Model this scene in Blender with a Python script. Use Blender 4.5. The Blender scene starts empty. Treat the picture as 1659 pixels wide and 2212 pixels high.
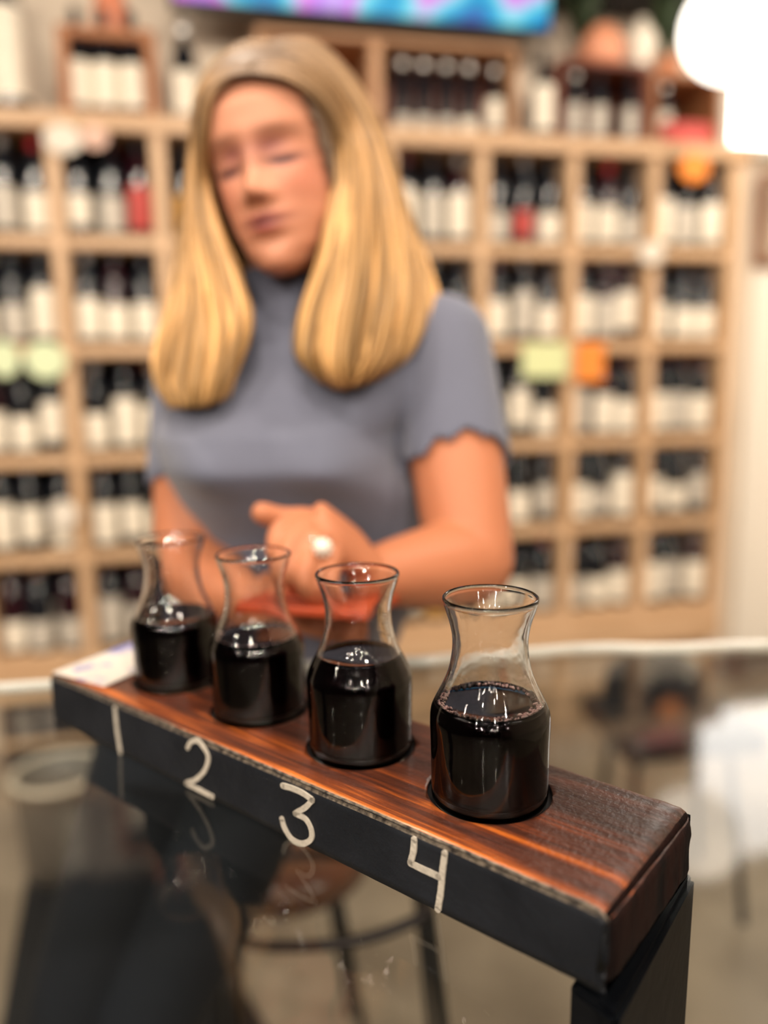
import bpy, bmesh, math, random
from mathutils import Vector, Matrix, noise

random.seed(7)
sc = bpy.context.scene
col = sc.collection
PI = math.pi

# ------------------------------------------------------------------ camera
F, PITCH, ROLL = 1698.0, 0.1619, -0.0165
TABLE_Z, PLANK_T = 1.05, 0.041
CAM = Vector((0, 0, TABLE_Z + PLANK_T + 0.2331))
fwd = Vector((0, math.cos(PITCH), -math.sin(PITCH)))
right0 = Vector((1, 0, 0)); up0 = right0.cross(fwd)
RT = right0 * math.cos(ROLL) + up0 * math.sin(ROLL)
UP = -right0 * math.sin(ROLL) + up0 * math.cos(ROLL)
cam_d = bpy.data.cameras.new('camera'); cam = bpy.data.objects.new('camera', cam_d); col.objects.link(cam)
cam.matrix_world = Matrix(((RT.x, UP.x, -fwd.x, CAM.x), (RT.y, UP.y, -fwd.y, CAM.y), (RT.z, UP.z, -fwd.z, CAM.z), (0, 0, 0, 1)))
cam_d.sensor_fit = 'VERTICAL'; cam_d.sensor_height = 36.0; cam_d.lens = 36.0 * F / 2212
cam_d.clip_start = 0.02
cam_d.dof.use_dof = True; cam_d.dof.focus_distance = 0.44; cam_d.dof.aperture_fstop = 1.85
sc.camera = cam

# ------------------------------------------------------------------ world, exposure
w = bpy.data.worlds.new('world'); sc.world = w; w.use_nodes = True
w.node_tree.nodes['Background'].inputs[0].default_value = (0.55, 0.62, 0.8, 1)
w.node_tree.nodes['Background'].inputs[1].default_value = 0.25
sc.view_settings.view_transform = 'Standard'; sc.view_settings.look = 'None'
sc.view_settings.gamma = 1; sc.view_settings.use_curve_mapping = False
sc.view_settings.exposure = -0.38
sc.cycles.use_denoising = True
sc.cycles.max_bounces = 12; sc.cycles.transmission_bounces = 10; sc.cycles.glossy_bounces = 5
sc.cycles.diffuse_bounces = 3; sc.cycles.transparent_max_bounces = 12
sc.cycles.sample_clamp_indirect = 60.0; sc.cycles.sample_clamp_direct = 0
sc.cycles.caustics_reflective = False; sc.cycles.caustics_refractive = False

def lamp(loc, power, radius, colr=(1, .87, .72)):
    l = bpy.data.lights.new('bulb_light', 'POINT'); l.energy = power; l.shadow_soft_size = radius; l.color = colr
    o = bpy.data.objects.new('bulb_light', l); col.objects.link(o); o.location = loc; return o
def area(loc, target, size, power, colr):
    l = bpy.data.lights.new('panel_light', 'AREA'); l.energy = power; l.shape = 'RECTANGLE'; l.size, l.size_y = size; l.color = colr
    o = bpy.data.objects.new('panel_light', l); col.objects.link(o); o.location = loc
    o.rotation_euler = (Vector(target) - Vector(loc)).to_track_quat('-Z', 'Y').to_euler(); return o
CEIL = 3.15
NEAR = [(-1.5, -0.7, 2.8), (-0.2, 0.0, 2.9), (1.2, 0.4, 2.85), (0.9, -1.2, 2.8), (-0.6, 1.2, 2.9)]
FAR = [(-3.1, -1.3, 2.8), (-2.3, -2.8, 2.85), (-1.0, -2.6, 2.8), (0.25, -3.1, 2.9), (1.4, -2.5, 2.8), (-1.7, -4.8, 2.8), (-0.35, -4.6, 2.9), (1.0, -5.0, 2.8), (2.2, -4.2, 2.9), (-3.0, 0.4, 2.8), (-2.9, -4.0, 2.85), (-0.8, -6.8, 2.8), (0.7, -7.0, 2.8), (-0.3, -2.0, 2.9), (0.9, -3.6, 2.85), (-1.6, -3.7, 2.8), (-0.9, -5.7, 2.85), (0.2, -5.6, 2.8)]
# ceiling spotlights: (place, aim, radiance); their cans and glowing lenses are built by spotlight() below
SPOTS = [(b, (b[0] * .2, .8, 1.15), 330) for b in NEAR] + [(b, (0, .75, 1.2), 600) for b in FAR] + [((x, .3 + .21 * x, 2.9), (x * 1.05 - .1, 2.6 + .21 * x, 1.5), 420) for x in (-1.9, -.9, .1, 1.1)] + [((1.55, 1.9, 2.9), (1.95, 3.4, 1.2), 420)]  # last spot is added, unseen, to brighten the right wall and door
lamp((.7, .9, 2.95), 22, .10)

# ------------------------------------------------------------------ helpers
def ray(px, py): return fwd + RT * ((px - 829.5) / F) + UP * ((1106 - py) / F)
def W(px, py, d): return CAM + ray(px, py) * d
def on_z(px, py, z):
    D = ray(px, py); return CAM + D * ((z - CAM.z) / D.z)
def on_plane(px, py, o, n):
    D = ray(px, py); return CAM + D * ((o - CAM).dot(n) / D.dot(n))

def mesh_obj(name, verts, faces, mat=None, parent=None, smooth=False, mats=None):
    m = bpy.data.meshes.new(name); m.from_pydata([tuple(v) for v in verts], [], faces); m.update()
    o = bpy.data.objects.new(name, m); col.objects.link(o)
    if mat: m.materials.append(mat)
    for x in mats or []: m.materials.append(x)
    if smooth: m.polygons.foreach_set('use_smooth', [True] * len(m.polygons))
    if parent: o.parent = parent
    return o
def from_bm(name, bm, mat=None, parent=None, smooth=False):
    m = bpy.data.meshes.new(name); bm.to_mesh(m); bm.free()
    o = bpy.data.objects.new(name, m); col.objects.link(o)
    if mat: m.materials.append(mat)
    if smooth: m.polygons.foreach_set('use_smooth', [True] * len(m.polygons))
    if parent: o.parent = parent
    return o
def thing(name, label, cat, loc=(0, 0, 0), rz=0, group=None):
    o = bpy.data.objects.new(name, None); col.objects.link(o); o.location = loc; o.rotation_euler = (0, 0, rz)
    o['label'] = label; o['category'] = cat
    if group: o['group'] = group
    o.empty_display_size = .05
    return o
def tag(o, label, cat, group=None):
    o['label'] = label; o['category'] = cat
    if group: o['group'] = group
    return o
def struct(o): o['kind'] = 'structure'; return o
def box_bm(sx, sy, sz, c=(0, 0, 0), bev=0.0, seg=2):
    bm = bmesh.new(); bmesh.ops.create_cube(bm, size=1)
    for v in bm.verts: v.co = Vector((v.co.x * sx + c[0], v.co.y * sy + c[1], v.co.z * sz + c[2]))
    if bev: bmesh.ops.bevel(bm, geom=bm.edges[:], offset=bev, segments=seg, affect='EDGES', profile=.6)
    return bm
def lathe(profile, seg=32, a0=0, a1=2 * PI):
    full = abs(a1 - a0 - 2 * PI) < 1e-6
    n = seg if full else seg + 1
    V = []; Fc = []
    for r, z in profile:
        for i in range(n):
            a = a0 + (a1 - a0) * i / seg; V.append((r * math.cos(a), r * math.sin(a), z))
    for j in range(len(profile) - 1):
        for i in range(seg):
            k = (i + 1) % n if full else i + 1
            Fc.append((j * n + i, j * n + k, (j + 1) * n + k, (j + 1) * n + i))
    return V, Fc
def frame_from(t):
    t = t.normalized(); a = Vector((0, 0, 1)) if abs(t.z) < .9 else Vector((1, 0, 0))
    x = t.cross(a).normalized(); return x, t.cross(x).normalized()
def tube(pts, rads, seg=12, caps=True, flat=1.0, ref=None):
    V = []; Fc = []; n = len(pts)
    pts = [Vector(p) for p in pts]
    if not hasattr(rads, '__len__'): rads = [rads] * n
    px = None
    for i, p in enumerate(pts):
        t = (pts[min(i + 1, n - 1)] - pts[max(i - 1, 0)]).normalized()
        if ref is not None: x = (ref - t * ref.dot(t)).normalized()
        elif px is None: x = frame_from(t)[0]
        else: x = (px - t * px.dot(t)).normalized()
        px = x; y = t.cross(x)
        for k in range(seg):
            a = 2 * PI * k / seg
            V.append(p + (x * math.cos(a) + y * math.sin(a) * flat) * rads[i])
    for i in range(n - 1):
        for k in range(seg):
            k2 = (k + 1) % seg
            Fc.append((i * seg + k, i * seg + k2, (i + 1) * seg + k2, (i + 1) * seg + k))
    if caps:
        Fc.append(tuple(range(seg - 1, -1, -1))); Fc.append(tuple((n - 1) * seg + k for k in range(seg)))
    return V, Fc
def catmull(P, n=6):
    P = [Vector(p) for p in P]; out = []
    Q = [P[0] * 2 - P[1]] + P + [P[-1] * 2 - P[-2]]
    for i in range(1, len(Q) - 2):
        for k in range(n):
            t = k / n; a, b, c, d = Q[i - 1], Q[i], Q[i + 1], Q[i + 2]
            out.append(.5 * ((2 * b) + (c - a) * t + (2 * a - 5 * b + 4 * c - d) * t * t + (3 * b - a - 3 * c + d) * t ** 3))
    out.append(P[-1]); return out
class Acc:
    def __init__(s): s.V = []; s.F = []
    def add(s, VF):
        o = len(s.V); s.V += [Vector(v) for v in VF[0]]; s.F += [tuple(i + o for i in f) for f in VF[1]]; return s
def sphere(c, r, seg=16, rings=10, sc3=(1, 1, 1), rot=None):
    V = []; Fc = []
    for j in range(rings + 1):
        th = PI * j / rings
        for i in range(seg):
            ph = 2 * PI * i / seg
            v = Vector((math.sin(th) * math.cos(ph) * sc3[0], math.sin(th) * math.sin(ph) * sc3[1], math.cos(th) * sc3[2])) * r
            if rot: v = rot @ v
            V.append(v + Vector(c))
    for j in range(rings):
        for i in range(seg):
            i2 = (i + 1) % seg; Fc.append((j * seg + i, (j + 1) * seg + i, (j + 1) * seg + i2, j * seg + i2))
    return V, Fc

# ------------------------------------------------------------------ materials
MATS = {}
def mat(name, base=(.5, .5, .5), rough=.5, metal=0, spec=.5, emit=None, es=0, trans=0, ior=1.45, coat=0, var=0, vscale=8, bump=0, bscale=60, stretch=(1, 1, 1), base2=None, sheen=0, sss=0):
    if name in MATS: return MATS[name]
    m = bpy.data.materials.new(name); m.use_nodes = True; nt = m.node_tree; p = nt.nodes['Principled BSDF']
    p.inputs['Base Color'].default_value = (*base, 1); p.inputs['Roughness'].default_value = rough; p.inputs['Metallic'].default_value = metal
    p.inputs['Specular IOR Level'].default_value = spec; p.inputs['IOR'].default_value = ior; p.inputs['Transmission Weight'].default_value = trans
    p.inputs['Coat Weight'].default_value = coat; p.inputs['Coat Roughness'].default_value = .15
    p.inputs['Sheen Weight'].default_value = sheen
    if sss: p.inputs['Subsurface Weight'].default_value = sss; p.inputs['Subsurface Radius'].default_value = (.01, .004, .002); p.inputs['Subsurface Scale'].default_value = 1
    if emit: p.inputs['Emission Color'].default_value = (*emit, 1); p.inputs['Emission Strength'].default_value = es
    L = nt.links; tc = nt.nodes.new('ShaderNodeTexCoord'); mp = nt.nodes.new('ShaderNodeMapping'); mp.inputs['Scale'].default_value = stretch
    L.new(tc.outputs['Object'], mp.inputs[0])
    if var or base2:
        n = nt.nodes.new('ShaderNodeTexNoise'); n.inputs['Scale'].default_value = vscale; n.inputs['Detail'].default_value = 5
        L.new(mp.outputs[0], n.inputs['Vector'])
        cr = nt.nodes.new('ShaderNodeValToRGB'); cr.color_ramp.elements[0].position = .35; cr.color_ramp.elements[1].position = .65
        b2 = base2 or tuple(min(1, c * (1 + var)) for c in base); b1 = base if base2 else tuple(c * (1 - var) for c in base)
        cr.color_ramp.elements[0].color = (*b1, 1); cr.color_ramp.elements[1].color = (*b2, 1)
        L.new(n.outputs[0], cr.inputs[0]); L.new(cr.outputs[0], p.inputs['Base Color'])
    if bump:
        n2 = nt.nodes.new('ShaderNodeTexNoise'); n2.inputs['Scale'].default_value = bscale; n2.inputs['Detail'].default_value = 4
        L.new(mp.outputs[0], n2.inputs['Vector'])
        bp = nt.nodes.new('ShaderNodeBump'); bp.inputs['Strength'].default_value = bump; bp.inputs['Distance'].default_value = .002
        L.new(n2.outputs[0], bp.inputs['Height']); L.new(bp.outputs[0], p.inputs['Normal'])
    MATS[name] = m; return m
M_wall = mat('wall_paint', (.72, .61, .49), .8, var=.06, vscale=2, bump=.2)
M_dark = mat('dark_wall_paint', (.03, .028, .03), .8, var=.1)
M_ceil = mat('ceiling_dark', (.035, .032, .034), .9, var=.2)
M_pine = mat('pine_wood', (.50, .31, .17), .5, base2=(.62, .41, .25), vscale=14, stretch=(1, 1, .15), bump=.15)
M_pineh = mat('pine_shelf_wood', (.50, .31, .17), .5, base2=(.62, .41, .25), vscale=14, stretch=(.15, 1, 1), bump=.15)
M_back = mat('rack_back', (.016, .013, .02), .8)
M_crate = mat('crate_wood', (.34, .13, .05), .55, base2=(.45, .19, .08), vscale=10, stretch=(.2, 1, 1), bump=.2)
M_crated = mat('dark_crate_wood', (.13, .032, .018), .5, base2=(.2, .06, .03), vscale=10, stretch=(.2, 1, 1), bump=.2)
M_bglass = mat('bottle_glass', (.008, .010, .014), .08, spec=.6)
M_bglass2 = mat('bottle_glass_red', (.02, .004, .008), .08, spec=.6)
M_label = mat('cream_label', (.84, .76, .63), .6, var=.05, vscale=30)
M_label2 = mat('grey_label', (.55, .50, .43), .6, var=.08, vscale=30)
M_labelr = mat('red_label', (.45, .05, .04), .5, var=.1, vscale=30)
M_labely = mat('amber_label', (.62, .33, .08), .5, var=.1, vscale=30)
M_caps = {k: mat(k + '_capsule', c, .35) for k, c in dict(black=(.012, .012, .016), red=(.30, .012, .02), grey=(.20, .18, .17), wine=(.07, .012, .02), tan=(.22, .13, .09)).items()}
M_white = mat('white_card', (.70, .63, .54), .6)
M_green = mat('pale_green_card', (.62, .70, .45), .6)
M_orange = mat('orange_card', (.80, .25, .04), .6)
M_pink = mat('pink_box', (.62, .10, .09), .5, var=.1)
M_glint = mat('glint_foil', (.95, .93, .88), .28, metal=.7)
M_black = mat('black_metal', (.012, .012, .014), .35, metal=.3, bump=.1)
M_blackw = mat('black_stained_wood', (.003, .0035, .006), .5, spec=.15, var=.3, bump=.2, bscale=80)
M_brown = mat('brown_seat_wood', (.085, .032, .016), .25, base2=(.15, .05, .02), vscale=12, coat=.4, bump=.1)
M_bseat = mat('black_vinyl', (.012, .014, .018), .35, bump=.1)
M_steel = mat('dark_steel', (.05, .04, .04), .3, metal=.9)
M_pants = mat('navy_denim', (.006, .008, .014), .8, var=.2, bump=.3, bscale=300)
M_shoe = mat('shoe', (.02, .02, .022), .5)
M_shirt = mat('slate_blue_knit', (.118, .127, .178), .85, var=.04, vscale=6, bump=.35, bscale=420, sheen=.25)
M_leather = mat('terracotta_leather', (.42, .06, .018), .4, var=.15, bump=.2)
M_chalk = mat('chalk_paint', (.50, .45, .38), .8, var=.1, vscale=300, bump=.3, bscale=500)
M_pearl = mat('pearl', (.85, .80, .70), .15, coat=1)
M_silver = mat('silver', (.75, .72, .68), .15, metal=1)
M_concrete = mat('polished_concrete', (.20, .155, .115), .3, base2=(.36, .29, .22), vscale=2.6, bump=.05, bscale=20, coat=.15)
M_base = mat('base_cabinet_wood', (.36, .24, .15), .5, var=.12, vscale=6)
M_skinless = None

# floor gets patchy concrete; glass
def glass_mat(name, tint=(1, 1, 1), rough=0, bump=0, bscale=40):
    m = bpy.data.materials.new(name); m.use_nodes = True; nt = m.node_tree; nt.nodes.clear()
    out = nt.nodes.new('ShaderNodeOutputMaterial'); g = nt.nodes.new('ShaderNodeBsdfRefraction'); g.inputs['IOR'].default_value = 1.5
    gl = nt.nodes.new('ShaderNodeBsdfGlossy'); gl.inputs['Roughness'].default_value = .04; fr = nt.nodes.new('ShaderNodeFresnel'); fr.inputs[0].default_value = 1.5; mx = nt.nodes.new('ShaderNodeMixShader')
    nt.links.new(fr.outputs[0], mx.inputs[0]); nt.links.new(g.outputs[0], mx.inputs[1]); nt.links.new(gl.outputs[0], mx.inputs[2])
    g.inputs['Color'].default_value = (*tint, 1); g.inputs['Roughness'].default_value = rough
    if bump:
        tc = nt.nodes.new('ShaderNodeTexCoord'); n = nt.nodes.new('ShaderNodeTexNoise'); n.inputs['Scale'].default_value = bscale; n.inputs['Detail'].default_value = 2
        b = nt.nodes.new('ShaderNodeBump'); b.inputs['Strength'].default_value = bump; b.inputs['Distance'].default_value = .002
        nt.links.new(tc.outputs['Object'], n.inputs['Vector']); nt.links.new(n.outputs[0], b.inputs['Height']); nt.links.new(b.outputs[0], g.inputs['Normal']); nt.links.new(b.outputs[0], gl.inputs['Normal'])
    nt.links.new(mx.outputs[0], out.inputs[0]); return m
M_cglass = glass_mat('carafe_glass', bump=.12, bscale=55)
def sheet_glass(name):
    # architectural glass: Fresnel mix of clear transmission and mirror reflection on every face
    m = bpy.data.materials.new(name); m.use_nodes = True; nt = m.node_tree; nt.nodes.clear()
    out = nt.nodes.new('ShaderNodeOutputMaterial'); mx = nt.nodes.new('ShaderNodeMixShader'); fr = nt.nodes.new('ShaderNodeFresnel'); fr.inputs[0].default_value = 1.5
    geo = nt.nodes.new('ShaderNodeNewGeometry')
    tr = nt.nodes.new('ShaderNodeBsdfTransparent'); tr.inputs[0].default_value = (.90, .93, .92, 1); gl = nt.nodes.new('ShaderNodeBsdfGlossy'); gl.inputs['Roughness'].default_value = .05
    # inside faces would double the Fresnel term: reflect on the outside only
    inv = nt.nodes.new('ShaderNodeMath'); inv.operation = 'SUBTRACT'; inv.inputs[0].default_value = 1; nt.links.new(geo.outputs['Backfacing'], inv.inputs[1])
    mu = nt.nodes.new('ShaderNodeMath'); mu.operation = 'MULTIPLY'; nt.links.new(fr.outputs[0], mu.inputs[0]); nt.links.new(inv.outputs[0], mu.inputs[1])
    mu2 = nt.nodes.new('ShaderNodeMath'); mu2.operation = 'MULTIPLY'; mu2.inputs[1].default_value = 1.1; mu2.use_clamp = True; nt.links.new(mu.outputs[0], mu2.inputs[0])
    nt.links.new(mu2.outputs[0], mx.inputs[0]); nt.links.new(tr.outputs[0], mx.inputs[1]); nt.links.new(gl.outputs[0], mx.inputs[2]); nt.links.new(mx.outputs[0], out.inputs[0]); return m
M_table = sheet_glass('table_glass')
M_wine = mat('red_wine', (.004, .0004, .0012), .3, spec=.06, ior=1.34)
M_wtop = mat('red_wine_surface', (.006, .0006, .0018), .06, spec=.5, ior=1.34)
M_foam = mat('wine_foam', (.95, .60, .56), .15, spec=1.0)
M_edge = mat('polished_glass_edge', (.80, .77, .71), .12, spec=1, trans=.3, bump=.6, bscale=60)

# ------------------------------------------------------------------ room shell
RO = Vector((-.90, 2.498, 0)); RU = Vector((.9776, .2103, 0)).normalized(); RN = Vector((-RU.y, RU.x, 0))   # rack front line
def R(u, n, z): return RO + RU * u + RN * n + Vector((0, 0, z))
RANG = math.atan2(RU.y, RU.x)
def slab(name, P, nrm, t, m):
    n = Vector(nrm).normalized() * t; V = [Vector(p) for p in P] + [Vector(p) + n for p in P]
    return mesh_obj(name, V, [(0, 1, 2, 3), (7, 6, 5, 4), (0, 4, 5, 1), (1, 5, 6, 2), (2, 6, 7, 3), (3, 7, 4, 0)], m)
struct(slab('floor', [(-4, -9, 0), (5, -9, 0), (5, 6, 0), (-4, 6, 0)], (0, 0, -1), .1, M_concrete))
struct(slab('ceiling', [(-4, -9, CEIL), (5, -9, CEIL), (5, 6, CEIL), (-4, 6, CEIL)], (0, 0, 1), .1, M_ceil))
BN = .36
struct(slab('wall_back', [R(-3.0, BN, 0), R(3.55, BN, 0), R(3.55, BN, CEIL), R(-3.0, BN, CEIL)], RN, .1, M_wall))
struct(slab('wall_left', [(-3.6, -9, 0), (-3.6, 5, 0), (-3.6, 5, CEIL), (-3.6, -9, CEIL)], (-1, 0, 0), .1, M_dark))
struct(slab('wall_right', [(2.55, -9, 0), (2.55, 4.5, 0), (2.55, 4.5, CEIL), (2.55, -9, CEIL)], (1, 0, 0), .1, M_wall))
struct(slab('wall_rear', [(-4, -8.6, 0), (5, -8.6, 0), (5, -8.6, CEIL), (-4, -8.6, CEIL)], (0, -1, 0), .1, M_dark))

def rack_pt(px, py, n=0):   # point on the rack's front plane moved n inwards
    return on_plane(px, py, RO + RN * n, RN)
#
def rack_u(px, py, n=0): return (rack_pt(px, py, n) - RO).dot(RU)
def rbox(name, u0, u1, n0, n1, z0, z1, m, parent=None, bev=.003):
    bm = box_bm(u1 - u0, n1 - n0, z1 - z0, bev=bev, seg=1)
    o = from_bm(name, bm, m, parent)
    o.matrix_world = Matrix.Translation(R((u0 + u1) / 2, (n0 + n1) / 2, (z0 + z1) / 2)) @ Matrix.Rotation(RANG, 4, 'Z')
    if parent: o.matrix_parent_inverse = Matrix.Identity(4); o.matrix_local = parent.matrix_world.inverted() @ o.matrix_world
    return o

def spotlight(loc, target, rad, k):
    t = thing('ceiling_spotlight', 'black can spotlight hanging from the dark ceiling', 'spotlight', loc, group='ceiling spotlights')
    R3 = (Vector(target) - Vector(loc)).to_track_quat('-Z', 'Y').to_matrix().to_4x4(); t.rotation_euler = R3.to_euler()
    V, Fc = lathe([(0, .14), (.09, .14), (.105, .12), (.105, -.10), (.101, -.10), (.101, .11), (0, .12)], 24); mesh_obj('can', V, Fc, M_ceil, t, True)
    V, Fc = lathe([(.055 if rad == 600 else .082, .0), (0, -.006)], 12); mesh_obj('lens', V, Fc, mat('lens_%d' % rad, (0, 0, 0), emit=(1, .87, .72), es=rad), t)
    top = Vector((0, 0, CEIL - loc[2])); top.rotate(R3.to_3x3().inverted())
    V, Fc = tube([(0, 0, .14), top], .006, 8); mesh_obj('stem', V, Fc, M_ceil, t)
for k, (a_, b_, c_) in enumerate(SPOTS): spotlight(a_, b_, c_, k)

# ------------------------------------------------------------------ wine rack
rack = thing('wine_rack', 'tall pine wine rack of square cubbies along the back wall', 'wine rack')
bpy.context.view_layer.update()
ZR = [.45, .785, 1.10, 1.44, 1.765, 2.11]
UPX = [rack_u(-125, 400), rack_u(118, 400), rack_u(345, 400), rack_u(594, 400), rack_u(842, 400), rack_u(1043, 420), rack_u(1240, 420), rack_u(1415, 430), rack_u(1588, 430)]
TH = .022
for u in UPX: rbox('upright', u - TH, u + TH, -.005, .30, .36, ZR[-1] - .026, M_pine, rack)
for z in ZR[:-1]:
    for i in range(8): rbox('shelf', UPX[i] + TH, UPX[i + 1] - TH, 0, .30, z - .02, z + .02, M_pineh, rack)
rbox('top_board', UPX[0] - .05, UPX[-1] + .05, -.02, .32, ZR[-1] - .026, ZR[-1] + .024, M_pineh, rack)
rbox('back_panel', UPX[0], UPX[-1], .302, .315, .36, ZR[-1] - .03, M_back, rack)
rbox('plinth_board', UPX[0] - .02, UPX[-1] + .02, -.015, .30, .32, .43, M_pineh, rack)
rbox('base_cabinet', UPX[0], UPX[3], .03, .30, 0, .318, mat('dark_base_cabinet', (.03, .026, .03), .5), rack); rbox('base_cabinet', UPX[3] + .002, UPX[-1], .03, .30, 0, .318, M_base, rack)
rbox('base_rail', UPX[0], UPX[-1], .02, .029, .15, .175, M_pineh, rack)

# ------------------------------------------------------------------ bottles
def bottle_data(name, prof, seg=20, a0=0, a1=2 * PI):
    V, Fc = lathe(prof, seg, a0, a1); m = bpy.data.meshes.new(name); m.from_pydata(V, [], Fc); m.polygons.foreach_set('use_smooth', [True] * len(m.polygons)); return m
B_body = bottle_data('bottle_body', [(0, .004), (.030, 0), (.0365, .004), (.0372, .02), (.0372, .185), (.034, .205), (.024, .222), (.0165, .238), (.0145, .26), (.0145, .296), (0, .2965)])
B_caps = bottle_data('bottle_capsule', [(.0149, .240), (.0152, .243), (.0152, .288), (.0166, .289), (.0166, .298), (.0145, .300), (0, .3005)], 16)
B_label = bottle_data('bottle_label', [(.0376, .022), (.0378, .023), (.0378, .145), (.0376, .146)], 16, -PI / 2 - 1.6, -PI / 2 + 1.6)
B_glint = bottle_data('bottle_neck_glint', [(.0150, .252), (.0185, .258), (.0205, .268), (.0185, .278), (.0150, .284)], 16)  # shiny bulged band, added in place of a lamp highlight on the bottle
B_slim = bottle_data('slim_bottle_body', [(0, .004), (.028, 0), (.034, .004), (.0345, .02), (.0345, .175), (.031, .198), (.022, .225), (.0155, .26), (.014, .29), (.014, .318), (0, .3185)])
B_slab = bottle_data('slim_bottle_label', [(.0348, .04), (.0350, .041), (.0350, .154), (.0348, .155)], 16, -PI / 2 - 1.4, -PI / 2 + 1.4)
def with_mat(me, m):
    c = me.copy(); c.materials.clear(); c.materials.append(m); return c
CACHE = {}
def cm(me, m):
    k = (me.name, m.name)
    if k not in CACHE: CACHE[k] = with_mat(me, m)
    return CACHE[k]
def bottle(loc, rz, label, group, lab=M_label, cap='black', glass=M_bglass, slim=False, lift=1.0, scale=1.0, tilt=None, seal=False):
    o = bpy.data.objects.new('wine_bottle', cm(B_slim if slim else B_body, glass)); col.objects.link(o)
    o.location = loc; o.rotation_euler = tilt if tilt else (0, 0, rz); o.scale = (scale,) * 3
    o['label'] = label; o['category'] = 'bottle'; o['group'] = group
    l = bpy.data.objects.new('bottle_label', cm(B_slab if slim else B_label, lab)); col.objects.link(l); l.parent = o
    l.scale = (1, 1, lift)
    c = bpy.data.objects.new('capsule', cm(B_caps, M_caps[cap])); col.objects.link(c); c.parent = o
    if slim: c.location = (0, 0, .019)
    if seal:
        s = bpy.data.objects.new('neck_glint', cm(B_glint, M_glint)); col.objects.link(s); s.parent = o
    return o
ORD = ['first', 'second', 'third', 'fourth', 'fifth', 'sixth', 'seventh', 'eighth']
ROWN = {4: 'top', 3: 'second', 2: 'middle', 1: 'fourth', 0: 'bottom'}
SPEC = {(2, 4): 'red', (5, 4): 'redmid'}
hidden = set()
for ci in range(8):
    for ri in range(5):
        if (ci, ri) in hidden or ci == 8: continue
        u0, u1 = UPX[ci] + TH, UPX[ci + 1] - TH; wdt = u1 - u0
        z = ZR[ri] + .0202
        n = max(2, int(wdt / .082)); n = min(n, 4)
        if (ci, ri) in ((2, 4),): n = 3
        sp = wdt / n
        for k in range(n):
            rr = random.Random(ci * 97 + ri * 13 + k)
            x = u0 + sp * (k + .5) + rr.uniform(-.004, .004) * (sp > .082)
            lab = M_label if rr.random() < .8 else M_label2; cap = rr.choice(['black', 'black', 'wine', 'grey', 'red', 'black', 'tan'])
            lift = rr.uniform(.72, 1.2)
            if (ci, ri, k) == (1, 4, 2): lab = M_labelr
            if (ci, ri, k) == (5, 4, 1): lab = M_labelr
            if (ci, ri, k) == (4, 0, 1) or (ci, ri, k) == (5, 1, 0) or (ci, ri, k) == (2, 4, 0): lab = M_labely
            words = {'cream_label': 'cream', 'grey_label': 'grey', 'red_label': 'red', 'amber_label': 'amber'}[lab.name]
            pos = {2: ['left', 'right'], 3: ['left', 'middle', 'right'], 4: ['far left', 'inner left', 'inner right', 'far right']}[n][k]
            bottle(R(x, .045 + rr.uniform(-.004, .02), z), RANG + rr.uniform(-.35, .35),
                   f'{words}-labelled dark wine bottle, {pos} in {ROWN[ri]} row, {ORD[ci]} rack column from left', 'wine bottles in the rack cubbies',
                   lab, cap, M_bglass if rr.random() < .8 else M_bglass2, slim=rr.random() < .25, lift=lift)
            # a second bottle behind, neck visible over the first row
            if rr.random() < .5 and n >= 2:
                bottle(R(x + .004, .145, z), RANG, f'dark wine bottle standing behind the {pos} one, {ROWN[ri]} row, {ORD[ci]} rack column', 'wine bottles in the rack cubbies', M_label2, rr.choice(['black', 'wine', 'red', 'grey']))

# shelf talkers (cards hanging on shelf fronts)
def card(px, py, wpx, hpx, m, name, label, shape='oval'):
    p = rack_pt(px, py, -.03); s = (p - CAM).dot(fwd) / F
    bm = bmesh.new()
    if shape == 'oval': bmesh.ops.create_circle(bm, cap_ends=True, radius=1, segments=28)
    else: bmesh.ops.create_grid(bm, x_segments=1, y_segments=1, size=1)
    for v in bm.verts: v.co = Vector((v.co.x * wpx * s / 2, 0, v.co.y * hpx * s / 2))
    g = bmesh.ops.extrude_face_region(bm, geom=bm.faces[:])
    for v in g['geom']:
        if isinstance(v, bmesh.types.BMVert): v.co.y += .003
    bmesh.ops.recalc_face_normals(bm, faces=bm.faces[:])
    o = from_bm(name, bm, m); o.location = p; o.rotation_euler = (0, 0, RANG); tag(o, label, 'card', 'cards clipped to the rack fronts')
    clip = from_bm('clip', box_bm(.012, .028, .02, (0, .016, 0), .001), M_steel, o)
    return o
card(135, 300, 80, 62, M_white, 'shelf_card', 'white round shelf card on the rack top board at the left')
card(205, 295, 55, 50, mat('pale_pink_card', (.66, .42, .33), .6), 'shelf_card', 'pale pink shelf card beside the white one at upper left')
card(98, 778, 84, 80, M_green, 'shelf_card', 'pale green round card on the second rack column at left')
card(8, 775, 62, 78, M_green, 'shelf_card', 'pale green round card at the left edge of the picture')
card(1178, 778, 105, 72, mat('pale_lime_card', (.62, .66, .36), .6), 'shelf_card', 'pale lime card beside an orange card on the right of the rack', 'square')
card(1275, 782, 66, 82, M_orange, 'shelf_card', 'orange card beside the pale lime card on the rack', 'square')
card(1500, 362, 74, 58, M_orange, 'shelf_card', 'orange round card under the pink box at the upper right')
card(137, 1110, 56, 62, M_white, 'shelf_card', 'white round tag on the first upright from the left, low down')
card(1408, 545, 62, 46, M_white, 'shelf_card', 'small white tag on the rack right of the middle, second shelf')

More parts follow.
